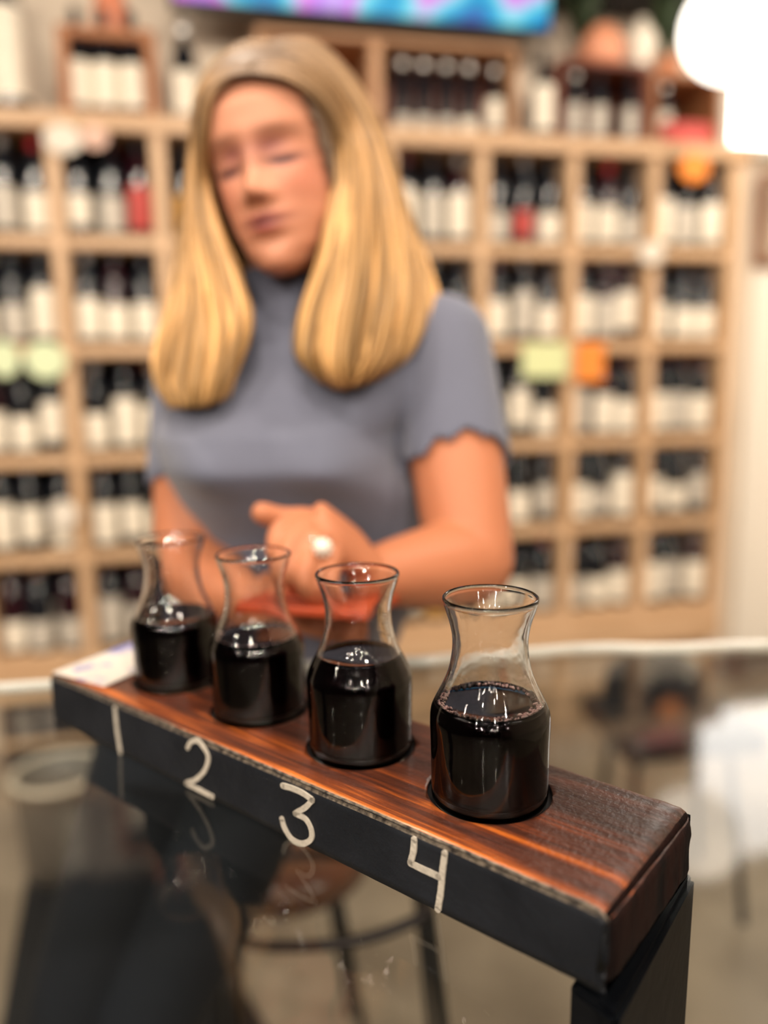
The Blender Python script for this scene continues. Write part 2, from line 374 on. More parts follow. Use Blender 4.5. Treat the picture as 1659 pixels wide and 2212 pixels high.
# ------------------------------------------------------------------ crates on the rack top
TOPZ = ZR[-1] + .0242
def crate(px0, px1, py_top, m, label, div=None, depth=.26, th=.018, floor_=True):
    u0 = rack_u(px0, 270); u1 = rack_u(px1, 290); zt = rack_pt((px0 + px1) / 2, py_top).z
    c = thing('wooden_crate', label, 'crate', group='crates on top of the rack'); bpy.context.view_layer.update()
    rbox('side_panel', u0, u0 + th, 0, depth, TOPZ, zt - th, m, c); rbox('side_panel', u1 - th, u1, 0, depth, TOPZ, zt - th, m, c)
    rbox('top_panel', u0, u1, 0, depth, zt - th, zt, m, c); rbox('bottom_panel', u0 + th, u1 - th, 0, depth, TOPZ, TOPZ + .01, m, c)
    rbox('back_panel', u0 + th, u1 - th, depth - .01, depth, TOPZ + .01, zt - th, M_crated, c)  # dark wood on every back stands in for shade inside the crates
    if div:
        ud = rack_u(div, 280); rbox('divider', ud - .02, ud + .02, .002, depth - .012, TOPZ + .01, zt - th - .001, m, c)
    return u0, u1, zt
c1 = crate(135, 345, 58, M_crate, 'reddish open wooden crate of bottles at the upper left', th=.03)
c2 = crate(560, 1118, 78, mat('tan_crate', (.42, .22, .11), .5, base2=(.5, .28, .15), vscale=10), 'long tan open crate with a divider under the television', div=815)
c3 = crate(1205, 1402, 130, M_crated, 'dark mahogany open crate on the rack at the right')
c4 = crate(1408, 1556, 158, M_crate, 'small reddish crate holding a pink box at the upper right')
def top_bottle(px, n, label, **k):
    return bottle(R(rack_u(px, 250, n), n, k.pop('z', TOPZ + .0102)), RANG, label, 'bottles standing on top of the rack', **k)
for k, px in enumerate((178, 235, 292)):
    top_bottle(px, .06, f'cream-labelled bottle, {["left", "middle", "right"][k]} of three in the reddish crate at upper left')
top_bottle(30, .08, 'big magnum with a tall cream label at the left of the rack top', z=TOPZ + .0002, scale=1.5, lift=1.35)
top_bottle(404, .06, 'black bottle with a modelled neck glint between crate and woman', z=TOPZ + .0002, seal=True)
for k, px in enumerate((870, 916, 964, 1012)):
    top_bottle(px, .06, f'short black bottle with modelled neck glint, {ORD[k]} of four in the tan crate', seal=True, lab=M_label2 if k < 3 else M_label, scale=.78, lift=.4)
top_bottle(1068, .05, 'cream-labelled bottle with a modelled glint at the right end of the tan crate', seal=True, scale=.75)
top_bottle(1172, .03, 'pale bottle with a cream label standing between the tan and dark crates', z=TOPZ + .0002, scale=.95, lift=1.2, cap='black')
for k, px in enumerate((1240, 1292, 1362)):
    top_bottle(px, .07, f'grey-labelled bottle, {["left", "middle", "right"][k]} of three in the dark mahogany crate', lab=M_label2, scale=.8, seal=(k == 0))
top_bottle(1434, .05, 'bottle with a modelled neck glint in the small reddish crate', seal=True, scale=.7, z=TOPZ + .0102)
pb = rbox('pink_box', rack_u(1437, 290, .0), rack_u(1548, 290, .0) - .012, .004, .04, TOPZ + .0102, TOPZ + .075, M_pink, None)
tag(pb, 'flat pink box inside the small reddish crate at the upper right', 'box')

# vases and plants above the right crates
def lathe_thing(name, prof, m, loc, label, cat, seg=28, group=None):
    V, Fc = lathe(prof, seg); o = mesh_obj(name, V, Fc, m, smooth=True); o.location = loc; return tag(o, label, cat, group)
zt = c3[2]
lathe_thing('ceramic_jar', [(0, 0), (.045, 0), (.075, .03), (.08, .075), (.065, .115), (.045, .13), (.045, .14), (0, .141)], mat('coral_glaze', (.72, .30, .17), .35), R(rack_u(1300, 100, .1), .1, zt + .0005), 'round coral ceramic jar on the dark mahogany crate', 'jar')
lathe_thing('ceramic_vase', [(0, 0), (.03, 0), (.04, .02), (.03, .06), (.05, .09), (.055, .12), (.04, .155), (.025, .165), (.022, .19), (0, .191)], mat('white_glaze', (.80, .72, .60), .3), R(rack_u(1385, 100, .12), .12, zt + .0005), 'cream round-bellied vase right of the coral jar', 'vase')
def plant(u, n, z, label, h=.3):
    t = thing('potted_plant', label, 'plant', R(u, n, z)); bpy.context.view_layer.update()
    V, Fc = lathe([(0, 0), (.035, 0), (.05, .09), (.045, .09), (.04, .08), (0, .08)], 20); mesh_obj('pot', V, Fc, mat('terracotta', (.5, .2, .1), .7), t, True)
    rr = random.Random(int(u * 100)); A = Acc(); ML = mat('dark_leaf', (.03, .05, .02), .5, var=.3)
    for i in range(26):
        a = rr.uniform(0, 2 * PI); l = rr.uniform(.5, 1) * h; lean = rr.uniform(.1, .7); w_ = .014
        P = [Vector((math.cos(a) * lean * l * t_ ** 1.6, math.sin(a) * lean * l * t_ ** 1.6, .08 + l * t_ * (1 - .25 * lean * t_))) for t_ in (0, .3, .6, .85, 1)]
        s = Vector((-math.sin(a), math.cos(a), 0)); o0 = len(A.V)
        for j, p in enumerate(P):
            ww = w_ * (.4, 1, 1.1, .7, .05)[j]; A.V += [p - s * ww, p + s * ww]
        for j in range(4): A.F.append((o0 + 2 * j, o0 + 2 * j + 1, o0 + 2 * j + 3, o0 + 2 * j + 2))
    f = mesh_obj('foliage', A.V, A.F, ML, t); f['kind'] = 'stuff'
plant(rack_u(1445, 100, .13), .13, c4[2] + .0005, 'dark leafy potted plant on the small reddish crate', .34)
plant(rack_u(1265, 60, .19), .19, zt + .0005, 'dark leafy plant behind the coral jar', .3)
lathe_thing('ceramic_pitcher', [(0, 0), (.04, 0), (.055, .03), (.055, .10), (.035, .14), (.042, .17), (0, .171)], mat('salmon_glaze', (.70, .25, .14), .4), R(rack_u(240, 30, .12), .12, c1[2] + .0005), 'salmon pitcher standing on the reddish crate at upper left', 'pitcher')

# television above the rack
tvl = rack_pt(366, 8, .12); tvr = rack_pt(1192, 76, .12)
u0, u1 = (tvl - RO).dot(RU), (tvr - RO).dot(RU); tz = (tvl.z + tvr.z) / 2
tv = thing('television', 'wall-mounted television showing blue and magenta light above the crates', 'television'); bpy.context.view_layer.update()
TVN = .12; 
rbox('bezel', u0, u1, TVN, TVN + .04, tz, tz + .72, M_black, tv)
M_scr = bpy.data.materials.new('tv_picture'); M_scr.use_nodes = True; nt = M_scr.node_tree; pp = nt.nodes['Principled BSDF']; pp.inputs['Base Color'].default_value = (0, 0, 0, 1)
tc = nt.nodes.new('ShaderNodeTexCoord'); nz = nt.nodes.new('ShaderNodeTexNoise'); nz.inputs['Scale'].default_value = 3.6; nz.inputs['Detail'].default_value = 1
cr = nt.nodes.new('ShaderNodeValToRGB'); e = cr.color_ramp.elements; e[0].position = .3; e[0].color = (.02, .10, .45, 1); e[1].position = .75; e[1].color = (1, .9, 1, 1)
for pos, c in ((.42, (.0, .45, .75, 1)), (.5, (.25, .85, .95, 1)), (.57, (.9, .25, .85, 1)), (.64, (.55, .25, .95, 1))): x = e.new(pos); x.color = c
nt.links.new(tc.outputs['Object'], nz.inputs['Vector']); nt.links.new(nz.outputs[0], cr.inputs[0]); nt.links.new(cr.outputs[0], pp.inputs['Emission Color']); pp.inputs['Emission Strength'].default_value = 1.3
rbox('screen', u0 + .012, u1 - .012, TVN - .004, TVN - .0005, tz + .016, tz + .70, M_scr, tv)
rbox('wall_bracket', (u0 + u1) / 2 - .15, (u0 + u1) / 2 + .15, TVN + .041, BN, tz + .2, tz + .45, M_black, tv)

WU0 = rack_u(1550, 200, BN)
struct(rbox('added_soffit_1', -2.9, WU0 - .05, BN - .40, BN - .001, 2.68, CEIL - .001, M_ceil, None))  # dark soffit added out of view to darken the table's reflections
# bright window and lantern at the right
M_day = mat('daylight_pane', (.8, .8, .8), .5, emit=(1, .97, .92), es=8)
WU1 = WU0 + 1.1; WZ0 = on_plane(1640, 345, RO + RN * BN, RN).z; WZ1 = CEIL - .12
win = bpy.data.objects.new('window_1', None); col.objects.link(win); struct(win); bpy.context.view_layer.update()
rbox('window_pane', WU0 + .04, WU1 - .04, BN - .02, BN - .012, WZ0 + .04, WZ1 - .04, M_day, win)
MWF = mat('white_frame', (.8, .77, .7), .5)
rbox('window_frame', WU0, WU0 + .04, BN - .05, BN - .001, WZ0, WZ1, MWF, win); rbox('window_frame', WU1 - .04, WU1, BN - .05, BN - .001, WZ0, WZ1, MWF, win)
rbox('window_frame', WU0 + .04, WU1 - .04, BN - .05, BN - .001, WZ1 - .04, WZ1, MWF, win); rbox('window_sill', WU0 - .03, WU1 + .03, BN - .07, BN - .001, WZ0 - .0, WZ0 + .035, MWF, win)
lt = thing('paper_lantern', 'glowing white round paper lantern hanging at the upper right', 'lamp', W(1590, 60, 2.35)); bpy.context.view_layer.update()
V, Fc = sphere((0, 0, 0), .155, 32, 20, (1, 1, .95)); mesh_obj('lamp_shade', V, Fc, mat('lantern_paper', (.9, .88, .8), .7, emit=(1, .93, .82), es=5), lt, True)
V, Fc = tube([(0, 0, .146), (0, 0, CEIL - lt.location.z)], .003, 8); mesh_obj('cord', V, Fc, M_black, lt)
# lower wall: white panel door, baseboard, framed picture
d0 = rack_u(1600, 700, BN)
MD = mat('white_door_paint', (.88, .83, .74), .5)
dr = rbox('door_1', d0 + .03, d0 + .85, BN - .03, BN - .001, .12, WZ0 - .12, MD, None); struct(dr)
struct(rbox('baseboard_back', UPX[-1] + .06, d0 + 2, BN - .02, BN - .0005, 0, .115, mat('dark_baseboard', (.05, .03, .03), .5), None))
pf = thing('picture_frame', 'brown framed picture at the right edge under the window', 'picture'); bpy.context.view_layer.update()
fu = rack_u(1641, 470, BN - .06); fz1 = on_plane(1650, 372, RO + RN * (BN - .06), RN).z; fz0 = on_plane(1650, 575, RO + RN * (BN - .06), RN).z
rbox('frame', fu, fu + .3, BN - .06, BN - .032, fz0, fz1, mat('brown_frame', (.22, .09, .05), .5), pf)
rbox('picture', fu + .03, fu + .27, BN - .063, BN - .0605, fz0 + .03, fz1 - .03, mat('picture_paper', (.4, .33, .25), .7, var=.3), pf)

# ------------------------------------------------------------------ glass table
table = thing('glass_table', 'clear glass table top on dark wooden supports under the flight board', 'table'); bpy.context.view_layer.update()
eL = on_z(-700, 1530, TABLE_Z); eB = on_z(1150, 1402, TABLE_Z); eR = on_z(1659, 1386, TABLE_Z); eRR = eR + (eR - eB) * 1.3
edge_pts = []
for i in range(41):
    t = i / 40; p = eL.lerp(eRR, t)
    base = eL + (eB - eL) * min(1, t / .62) if t < .62 else eB + (eRR - eB) * ((t - .62) / .38)
    edge_pts.append(Vector((base.x, base.y + .004 * math.sin(t * 31) + .003 * math.sin(t * 67 + 1), TABLE_Z)))
TOPG = .010
ring = edge_pts + [Vector((.75, -.12, TABLE_Z)), Vector((-.75, -.12, TABLE_Z))]
V = ring + [p - Vector((0, 0, TOPG)) for p in ring]; n = len(ring)
Fc = [tuple(range(n))[::-1], tuple(range(n, 2 * n))] + [(i, (i + 1) % n, n + (i + 1) % n, n + i) for i in range(n)]
bm = bmesh.new(); vs = [bm.verts.new(v) for v in V]
for f_ in Fc: bm.faces.new([vs[i] for i in f_])
bmesh.ops.recalc_face_normals(bm, faces=bm.faces[:])
from_bm('glass_top', bm, M_table, table)
V, Fc = tube([p + Vector((0, .0035, -.005)) for p in edge_pts], .0066, 8); mesh_obj('chipped_edge', V, Fc, M_edge, table, True)
zt_ = TABLE_Z - TOPG - .0005
P1, P2, P3 = on_z(1229, 2128, zt_), on_z(1335, 2205, zt_), on_z(1503, 1890, zt_)
P4 = P1 + P3 - P2
def post(a, b, c, d, z1, name):
    top = [Vector((p.x, p.y, z1)) for p in (a, b, c, d)]; ce = sum(top, Vector()) / 4
    bot = [Vector((ce.x + (p.x - ce.x) * .92 - .01, ce.y + (p.y - ce.y) * .92, 0)) for p in top]
    bm = bmesh.new(); vs = [bm.verts.new(v) for v in top + bot]
    for f_ in [(0, 1, 2, 3), (7, 6, 5, 4), (0, 4, 5, 1), (1, 5, 6, 2), (2, 6, 7, 3), (3, 7, 4, 0)]: bm.faces.new([vs[i] for i in f_])
    bmesh.ops.recalc_face_normals(bm, faces=bm.faces[:]); bmesh.ops.bevel(bm, geom=bm.edges[:], offset=.003, segments=2, affect='EDGES')
    return from_bm(name, bm, M_blackw, table)
post(P1, P2, P3, P4, zt_, 'leg')
sh = Vector((-.86, -.02, 0)); post(P1 + sh, P2 + sh, P3 + sh, P4 + sh, zt_, 'leg')

# ------------------------------------------------------------------ flight board
A0 = Vector((-.2792, .6228, 0)); PH = -.6876; BU = Vector((math.cos(PH), math.sin(PH), 0)); BNn = Vector((-BU.y, BU.x, 0)); BL, BW = .4868, .1098
BZ0 = TABLE_Z + .0004
board = thing('tasting_flight_board', 'thick stained wooden flight board with black painted side and chalk numbers', 'serving board', (A0.x, A0.y, BZ0), PH); bpy.context.view_layer.update()
# local frame: x along the board, y across to the back, z up
S0, O0, LAT = .098, .0942, .0588
bm = bmesh.new(); NX, NY, NZ = 110, 26, 10
def grid_box(bm, NX, NY, NZ, fn):
    idx = {}
    def g(i, j, k):
        if (i, j, k) not in idx: idx[(i, j, k)] = bm.verts.new(fn(i / NX, j / NY, k / NZ))
        return idx[(i, j, k)]
    for i in range(NX):
        for j in range(NY):
            for k, fl in ((0, 1), (NZ, 0)):
                q = [g(i, j, k), g(i + 1, j, k), g(i + 1, j + 1, k), g(i, j + 1, k)]; bm.faces.new(q[::-1] if fl else q)
        for k in range(NZ):
            for j, fl in ((0, 0), (NY, 1)):
                q = [g(i, j, k), g(i + 1, j, k), g(i + 1, j, k + 1), g(i, j, k + 1)]; bm.faces.new(q[::-1] if fl else q)
    for j in range(NY):
        for k in range(NZ):
            for i, fl in ((0, 1), (NX, 0)):
                q = [g(i, j, k), g(i, j + 1, k), g(i, j + 1, k + 1), g(i, j, k + 1)]; bm.faces.new(q[::-1] if fl else q)
def plank(u, v, w_):
    x, y, z = u * BL, v * BW, w_ * PLANK_T
    # rounded edges: long ones small, the sawn right end larger and rough
    def rnd(d, r): return r - math.sqrt(max(0, r * r - (r - min(d, r)) ** 2))
    r1 = .0028 + .0015 * noise.noise(Vector((x * 30, y * 3, 0)))
    dz_t = PLANK_T - z; dy = min(y, BW - y); dxr = BL - x
    r_end = .009
    if dz_t < 1e-6:
        z -= rnd(dy, r1) * .9 + rnd(dxr, r_end) + rnd(x, .003) * .8
    if dxr < 1e-6:
        x -= rnd(min(dz_t, z), r_end) * .9 + abs(noise.noise(Vector((y * 60, z * 60, 3)))) * .0025 + rnd(dy, .007)
        x += .002
    if y < 1e-6: y += rnd(dz_t, r1) * .5 + abs(noise.noise(Vector((x * 80, z * 40, 9)))) * .0004
    if dz_t < 1e-6 and dxr < .07: z += (noise.noise(Vector((x * 160, y * 160, 5)))) * .0008 * (1 - dxr / .07)
    return Vector((x, y, z))
def nonuni(t, n): return t
class _w: pass
def warp(t):   # more vertices near the ends
    return t
grid_box(bm, NX, NY, NZ, lambda u, v, w_: plank((u if u < .9 else .9 + .1 * (1 - (1 - (u - .9) / .1) ** 1.6)), .5 - .5 * math.cos(PI * v), w_))
plk = from_bm('plank', bm, None, board, True)
# round recesses that the carafes stand in
REC = .003
cut = []
for i in range(4):
    V, Fc = lathe([(0, 0), (.0358, 0), (.0358, .02), (0, .02)], 64)
    bmc = bmesh.new(); vs = [bmc.verts.new(v) for v in V]
    for f_ in Fc:
        try: bmc.faces.new([vs[k] for k in f_])
        except ValueError: pass
    bmesh.ops.remove_doubles(bmc, verts=bmc.verts[:], dist=1e-6); bmesh.ops.recalc_face_normals(bmc, faces=bmc.faces[:])
    c = from_bm('recess_cutter', bmc); c.location = (O0 + S0 * i, LAT, PLANK_T - REC); c.parent = board; cut.append(c)
for c in cut:
    md = plk.modifiers.new('b', 'BOOLEAN'); md.object = c; md.operation = 'DIFFERENCE'; md.solver = 'EXACT'
bpy.context.view_layer.update(); dg = bpy.context.evaluated_depsgraph_get()
nm = bpy.data.meshes.new_from_object(plk.evaluated_get(dg)); plk.modifiers.clear(); plk.data = nm
for c in cut: bpy.data.objects.remove(c)
# stained top / painted sides / sawn end
def board_mats():
    t = bpy.data.materials.new('stained_wood_top'); t.use_nodes = True; nt = t.node_tree; p = nt.nodes['Principled BSDF']; L = nt.links
    tc = nt.nodes.new('ShaderNodeTexCoord'); mp = nt.nodes.new('ShaderNodeMapping'); mp.inputs['Scale'].default_value = (6, 130, 14); L.new(tc.outputs['Object'], mp.inputs[0])
    n = nt.nodes.new('ShaderNodeTexNoise'); n.inputs['Scale'].default_value = 1.0; n.inputs['Detail'].default_value = 7; n.inputs['Roughness'].default_value = .62; n.inputs['Distortion'].default_value = .5; L.new(mp.outputs[0], n.inputs['Vector'])
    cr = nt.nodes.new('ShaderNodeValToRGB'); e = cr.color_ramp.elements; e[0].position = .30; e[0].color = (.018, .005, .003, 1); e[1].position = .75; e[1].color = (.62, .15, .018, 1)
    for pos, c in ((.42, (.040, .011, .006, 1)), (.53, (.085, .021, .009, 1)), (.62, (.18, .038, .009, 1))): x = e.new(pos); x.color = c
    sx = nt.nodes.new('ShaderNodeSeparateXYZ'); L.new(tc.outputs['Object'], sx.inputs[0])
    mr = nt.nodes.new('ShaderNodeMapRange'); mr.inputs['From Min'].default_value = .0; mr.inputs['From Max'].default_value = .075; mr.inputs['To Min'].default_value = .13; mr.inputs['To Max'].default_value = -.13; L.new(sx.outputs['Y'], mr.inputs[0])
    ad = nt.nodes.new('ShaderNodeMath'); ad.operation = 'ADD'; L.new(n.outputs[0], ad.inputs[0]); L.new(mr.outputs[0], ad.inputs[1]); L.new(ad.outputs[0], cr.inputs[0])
    L.new(cr.outputs[0], p.inputs['Base Color'])
    p.inputs['Coat Weight'].default_value = .35; p.inputs['Coat Roughness'].default_value = .22; p.inputs['Roughness'].default_value = .38; p.inputs['Specular IOR Level'].default_value = .55
    n2 = nt.nodes.new('ShaderNodeTexNoise'); n2.inputs['Scale'].default_value = 300; n2.inputs['Detail'].default_value = 3; L.new(tc.outputs['Object'], n2.inputs['Vector'])
    mr2 = nt.nodes.new('ShaderNodeMapRange'); mr2.inputs['From Min'].default_value = .37; mr2.inputs['From Max'].default_value = .485; mr2.inputs['To Min'].default_value = .25; mr2.inputs['To Max'].default_value = .6; L.new(sx.outputs['X'], mr2.inputs[0])
    b = nt.nodes.new('ShaderNodeBump'); b.inputs['Distance'].default_value = .0016; L.new(mr2.outputs[0], b.inputs['Strength'])
    mm = nt.nodes.new('ShaderNodeMath'); mm.operation = 'ADD'; L.new(n.outputs[0], mm.inputs[0]); L.new(n2.outputs[0], mm.inputs[1]); L.new(mm.outputs[0], b.inputs['Height']); L.new(b.outputs[0], p.inputs['Normal'])
    s = mat('black_painted_side', (.005, .0065, .010), .5, spec=.3, base2=(.011, .013, .018), vscale=22, bump=.35, bscale=160)
    g = mat('worn_edge', (.02, .016, .014), .5, base2=(.20, .16, .12), vscale=240, bump=.5, bscale=300)
    en = mat('charred_shaded_end_grain', (.002, .0015, .0017), .8, spec=.12, base2=(.013, .0042, .003), vscale=30, bump=.8, bscale=120, stretch=(1, 2.2, .35))  # charred; shade of facing away from the lamps also put into the colour
    rc = mat('black_recess', (.003, .003, .004), .6)
    return [t, s, g, en, rc]
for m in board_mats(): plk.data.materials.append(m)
for f_ in plk.data.polygons:
    c = f_.center; nn = f_.normal
    inrec = any((c.x - (O0 + S0 * i)) ** 2 + (c.y - LAT) ** 2 < .0362 ** 2 for i in range(4)) and c.z < PLANK_T - .0004
    if inrec: f_.material_index = 4; f_.use_smooth = False
    elif nn.x > .74 and c.x > BL * .9: f_.material_index = 3
    elif nn.z > .35: f_.material_index = 2 if (c.y < .0022 and nn.y < -.05) else 0
    else: f_.material_index = 1
# chalk digits on the black front side (y = 0)
BO = Vector((A0.x, A0.y, BZ0))
def side_xz(px, py):
    p = on_plane(px, py, BO, BNn) - BO; return p.dot(BU), p.z
DIG = {'1': [[(250, 1530), (255, 1578), (262, 1624)]],
       '2': [[(408, 1614), (415, 1602), (430, 1600), (447, 1622), (452, 1640), (444, 1664), (425, 1683), (405, 1690)], [(405, 1691), (432, 1705), (461, 1720)]],
       '3': [[(613, 1696), (634, 1702), (656, 1712), (677, 1727)], [(677, 1727), (664, 1741), (650, 1750), (640, 1756)], [(640, 1756), (662, 1768), (674, 1790), (674, 1811), (655, 1821), (633, 1812), (617, 1788), (611, 1768)]],
       '4': [[(897, 1812), (895, 1838), (889, 1861)], [(889, 1863), (915, 1876), (950, 1892)], [(963, 1842), (958, 1880), (954, 1925), (948, 1962)]]}
for dg_, strokes in DIG.items():
    A = Acc()
    for st in strokes:
        pts = [side_xz(*q) for q in st]; pts = catmull([(x, -.0006, z) for x, z in pts], 6)
        wd = .00185
        rads = [wd * (1 + .12 * noise.noise(p * 400)) for p in pts]
        V, Fc = tube(pts, rads, 10, flat=1, ref=None)
        V = [Vector((v.x, -.0002 - (.0011 if (v.y < -.0006) else 0), v.z)) for v in V]
        A.add((V, Fc))
        for p in (pts[0], pts[-1]):
            V, Fc = sphere(p, wd, 12, 8); V = [Vector((v.x, -.0002 - (.0011 if v.y < -.0006 else 0), v.z)) for v in V]; A.add((V, Fc))
    o = mesh_obj('chalk_digit', A.V, A.F, M_chalk, board)
    o['label'] = f'hand-drawn chalk number {dg_}'

# receipt card on the left end of the board
pz = TABLE_Z + PLANK_T + .0015
c4p = [on_z(112, 1453, pz), on_z(225, 1484, pz), on_z(304, 1449, pz), on_z(293, 1386, pz + .006)]
c4p[3] = on_z(293, 1384, pz + .010)
G = 12; V = []
for j in range(G + 1):
    for i in range(G + 1):
        u, v = i / G, j / G
        p = (c4p[0].lerp(c4p[1], u)).lerp(c4p[3].lerp(c4p[2], u), v) if False else (c4p[0] * (1 - u) * (1 - v) + c4p[1] * u * (1 - v) + c4p[2] * u * v + c4p[3] * (1 - u) * v)
        p.z += .0012 * math.sin(u * 3) * v; V.append(p)
Fc = [(j * (G + 1) + i, j * (G + 1) + i + 1, (j + 1) * (G + 1) + i + 1, (j + 1) * (G + 1) + i) for j in range(G) for i in range(G)]
M_paper = mat('printed_paper', (.62, .56, .50), .7, base2=(.62, .56, .50))
nt = M_paper.node_tree; p = nt.nodes['Principled BSDF']; crn = [x for x in nt.nodes if x.type == 'VALTORGB'][0]
crn.color_ramp.elements[0].color = (.62, .56, .50, 1); crn.color_ramp.elements[0].position = .52; crn.color_ramp.elements[1].color = (.24, .23, .42, 1); crn.color_ramp.elements[1].position = .62
[x for x in nt.nodes if x.type == 'TEX_NOISE'][0].inputs['Scale'].default_value = 42
rc_ = mesh_obj('printed_card', V, Fc, M_paper, smooth=True); so = rc_.modifiers.new('s', 'SOLIDIFY'); so.thickness = .0006; so.offset = 1
tag(rc_, 'white printed card with faint blue lettering on the left end of the board', 'card')

# ------------------------------------------------------------------ carafes
PROF = [(.0325, 0), (.0333, .0022), (.0334, .010), (.0336, .030), (.0340, .046), (.0334, .0525), (.0310, .0585), (.0275, .0655), (.0243, .073), (.0222, .081), (.0212, .089), (.0213, .096), (.0228, .104), (.0250, .111), (.0264, .1155)]
def smooth_prof(P, n=5):
    return [(q.x, q.y) for q in catmull([(a, b, 0) for a, b in P], n)]
OUT = smooth_prof(PROF)
TW = .0019
INN = [(max(r - TW - (.0004 if z < .05 else 0), .001), z) for r, z in OUT if z > .0075]
def outer_r(z):
    for (r0, z0), (r1, z1) in zip(OUT, OUT[1:]):
        if z0 <= z <= z1 and z1 > z0: return r0 + (r1 - r0) * (z - z0) / (z1 - z0)
    return OUT[-1][0]
rim = [(.0268, .1168), (.0266, .1180), (.0258, .1186), (.0250, .1180), (.0247, .1168)]
GP = [(0, .0012), (.022, .0010), (.030, 0)] + OUT + rim + INN[::-1] + [(INN[0][0] - .004, .0052), (.012, .0056), (0, .0056)]
lv = [.0565, .0585, .0650, .0575]
CL = ['small glass carafe of dark wine, farthest of four, beside the printed card', 'small glass carafe of dark wine, second from the printed card',
      'small glass carafe with the highest wine level, third from the printed card', 'small glass carafe with pink bubbles around its wine, nearest the camera']
for i in range(4):
    loc = BO + BU * (O0 + S0 * i) + BNn * LAT + Vector((0, 0, PLANK_T - REC + .0002))
    c = thing('wine_carafe', CL[i], 'carafe', loc, .7 * i, 'four carafes on the flight board')
    V, Fc = lathe(GP, 96)
    bm = bmesh.new(); vs = [bm.verts.new(v) for v in V]
    for f_ in Fc:
        try: bm.faces.new([vs[k] for k in f_])
        except ValueError: pass
    bmesh.ops.remove_doubles(bm, verts=bm.verts[:], dist=1e-6); bmesh.ops.recalc_face_normals(bm, faces=bm.faces[:])
    for v in bm.verts:     # hand-blown: faint flutes on the shoulder, gentle waviness
        a = math.atan2(v.co.y, v.co.x); r = math.hypot(v.co.x, v.co.y)
        if r > .01:
            k = math.exp(-((v.co.z - .060) / .012) ** 2); s = 1 + .0030 * k * math.cos(a * 22) + .0022 * noise.noise(Vector((math.cos(a) * 2, math.sin(a) * 2, v.co.z * 60 + i * 9)))
            v.co.x *= s; v.co.y *= s
    from_bm('glass_body', bm, M_cglass, c, True)
    h = lv[i]; L_ = [(0, .0054), (.012, .0054), (INN[0][0] - .004, .0050)] + [(r + .0002, z) for r, z in INN if z < h - .0006]
    re = outer_r(h) - TW + .0002
    L_ += [(re, h + .0006), (re - .0012, h + .0001), (re - .003, h - .0004), (re * .5, h - .0005), (0, h - .0005)]
    V, Fc = lathe(L_, 80); wo = mesh_obj('red_wine', V, Fc, M_wine, c, True, mats=[M_wtop])
    for f_ in wo.data.polygons:
        if f_.center.z > h - .0008: f_.material_index = 1
    if i in (3, 1):
        A = Acc(); rr = random.Random(5 + i)
        for k in range(330 if i == 3 else 70):
            a = rr.uniform(0, 2 * PI); rad = rr.uniform(.0005, .0011); d = rr.random() ** 1.7 * (.0045 if i == 3 else .0015)
            V, Fc = sphere((math.cos(a) * (re - .0010 - d), math.sin(a) * (re - .0010 - d), h - .0002 + rad * .3), rad, 8, 5); A.add((V, Fc))
        b = mesh_obj('foam_bubbles', A.V, A.F, M_foam, c, True); b['kind'] = 'stuff'

# ------------------------------------------------------------------ stools and chair seen through the glass
st = thing('bar_stool', 'round brown wooden bar stool under the glass table', 'stool'); bpy.context.view_layer.update()
sc_ = W(612, 1812, 1.42)
V, Fc = lathe([(0, -.055), (.135, -.055), (.155, -.046), (.16, -.015), (.157, -.004), (.145, .002), (.06, -.004), (0, -.005)], 48)
o = mesh_obj('seat', V, Fc, M_brown, st, True); o.location = sc_
for k in range(4):
    a = PI / 4 + k * PI / 2 + .25
    top = sc_ + Vector((math.cos(a) * .11, math.sin(a) * .11, -.034)); bot = Vector((sc_.x + math.cos(a) * .20, sc_.y + math.sin(a) * .20, 0))
    V, Fc = tube([top, bot], .008, 10); mesh_obj('leg', V, Fc, M_black, st)
# wire table base: foot ring with leg, nearer than the stool
wb = thing('wire_stool', 'black wire stool frame with a curved foot ring under the board', 'stool'); bpy.context.view_layer.update()
RG = catmull([W(478, 1990, 1.02), W(500, 2025, 1.0), W(560, 2042, .98), W(660, 2044, .96), W(760, 2034, .95), W(850, 2008, .95), W(922, 1966, .96), W(900, 1900, 1.05), W(780, 1850, 1.16), W(620, 1850, 1.2), W(500, 1900, 1.14), W(474, 1960, 1.05)], 6)
V, Fc = tube(RG, .0072, 12); mesh_obj('foot_ring', V, Fc, M_steel, wb, True)
la = W(926, 1968, .96); lb = W(972, 2330, 1.05); lb = la + (lb - la) * (la.z / max(.01, (la.z - lb.z)))
V, Fc = tube([la, lb], .0085, 10); mesh_obj('leg', V, Fc, M_black, wb)
la = W(474, 1962, 1.05); lb2 = Vector((la.x - .03, la.y + .03, 0)); V, Fc = tube([la, lb2], .0065, 10); mesh_obj('leg', V, Fc, M_black, wb)
la = W(500, 1900, 1.14); lt_ = W(486, 1850, 1.14); V, Fc = tube([Vector((la.x, la.y, la.z + .14)), Vector((la.x, la.y + .05, 0))], .005, 10); mesh_obj('leg', V, Fc, M_black, wb)
la = W(900, 1900, 1.05); V, Fc = tube([la, Vector((la.x + .05, la.y + .06, 0))], .0065, 10); mesh_obj('leg', V, Fc, M_black, wb)

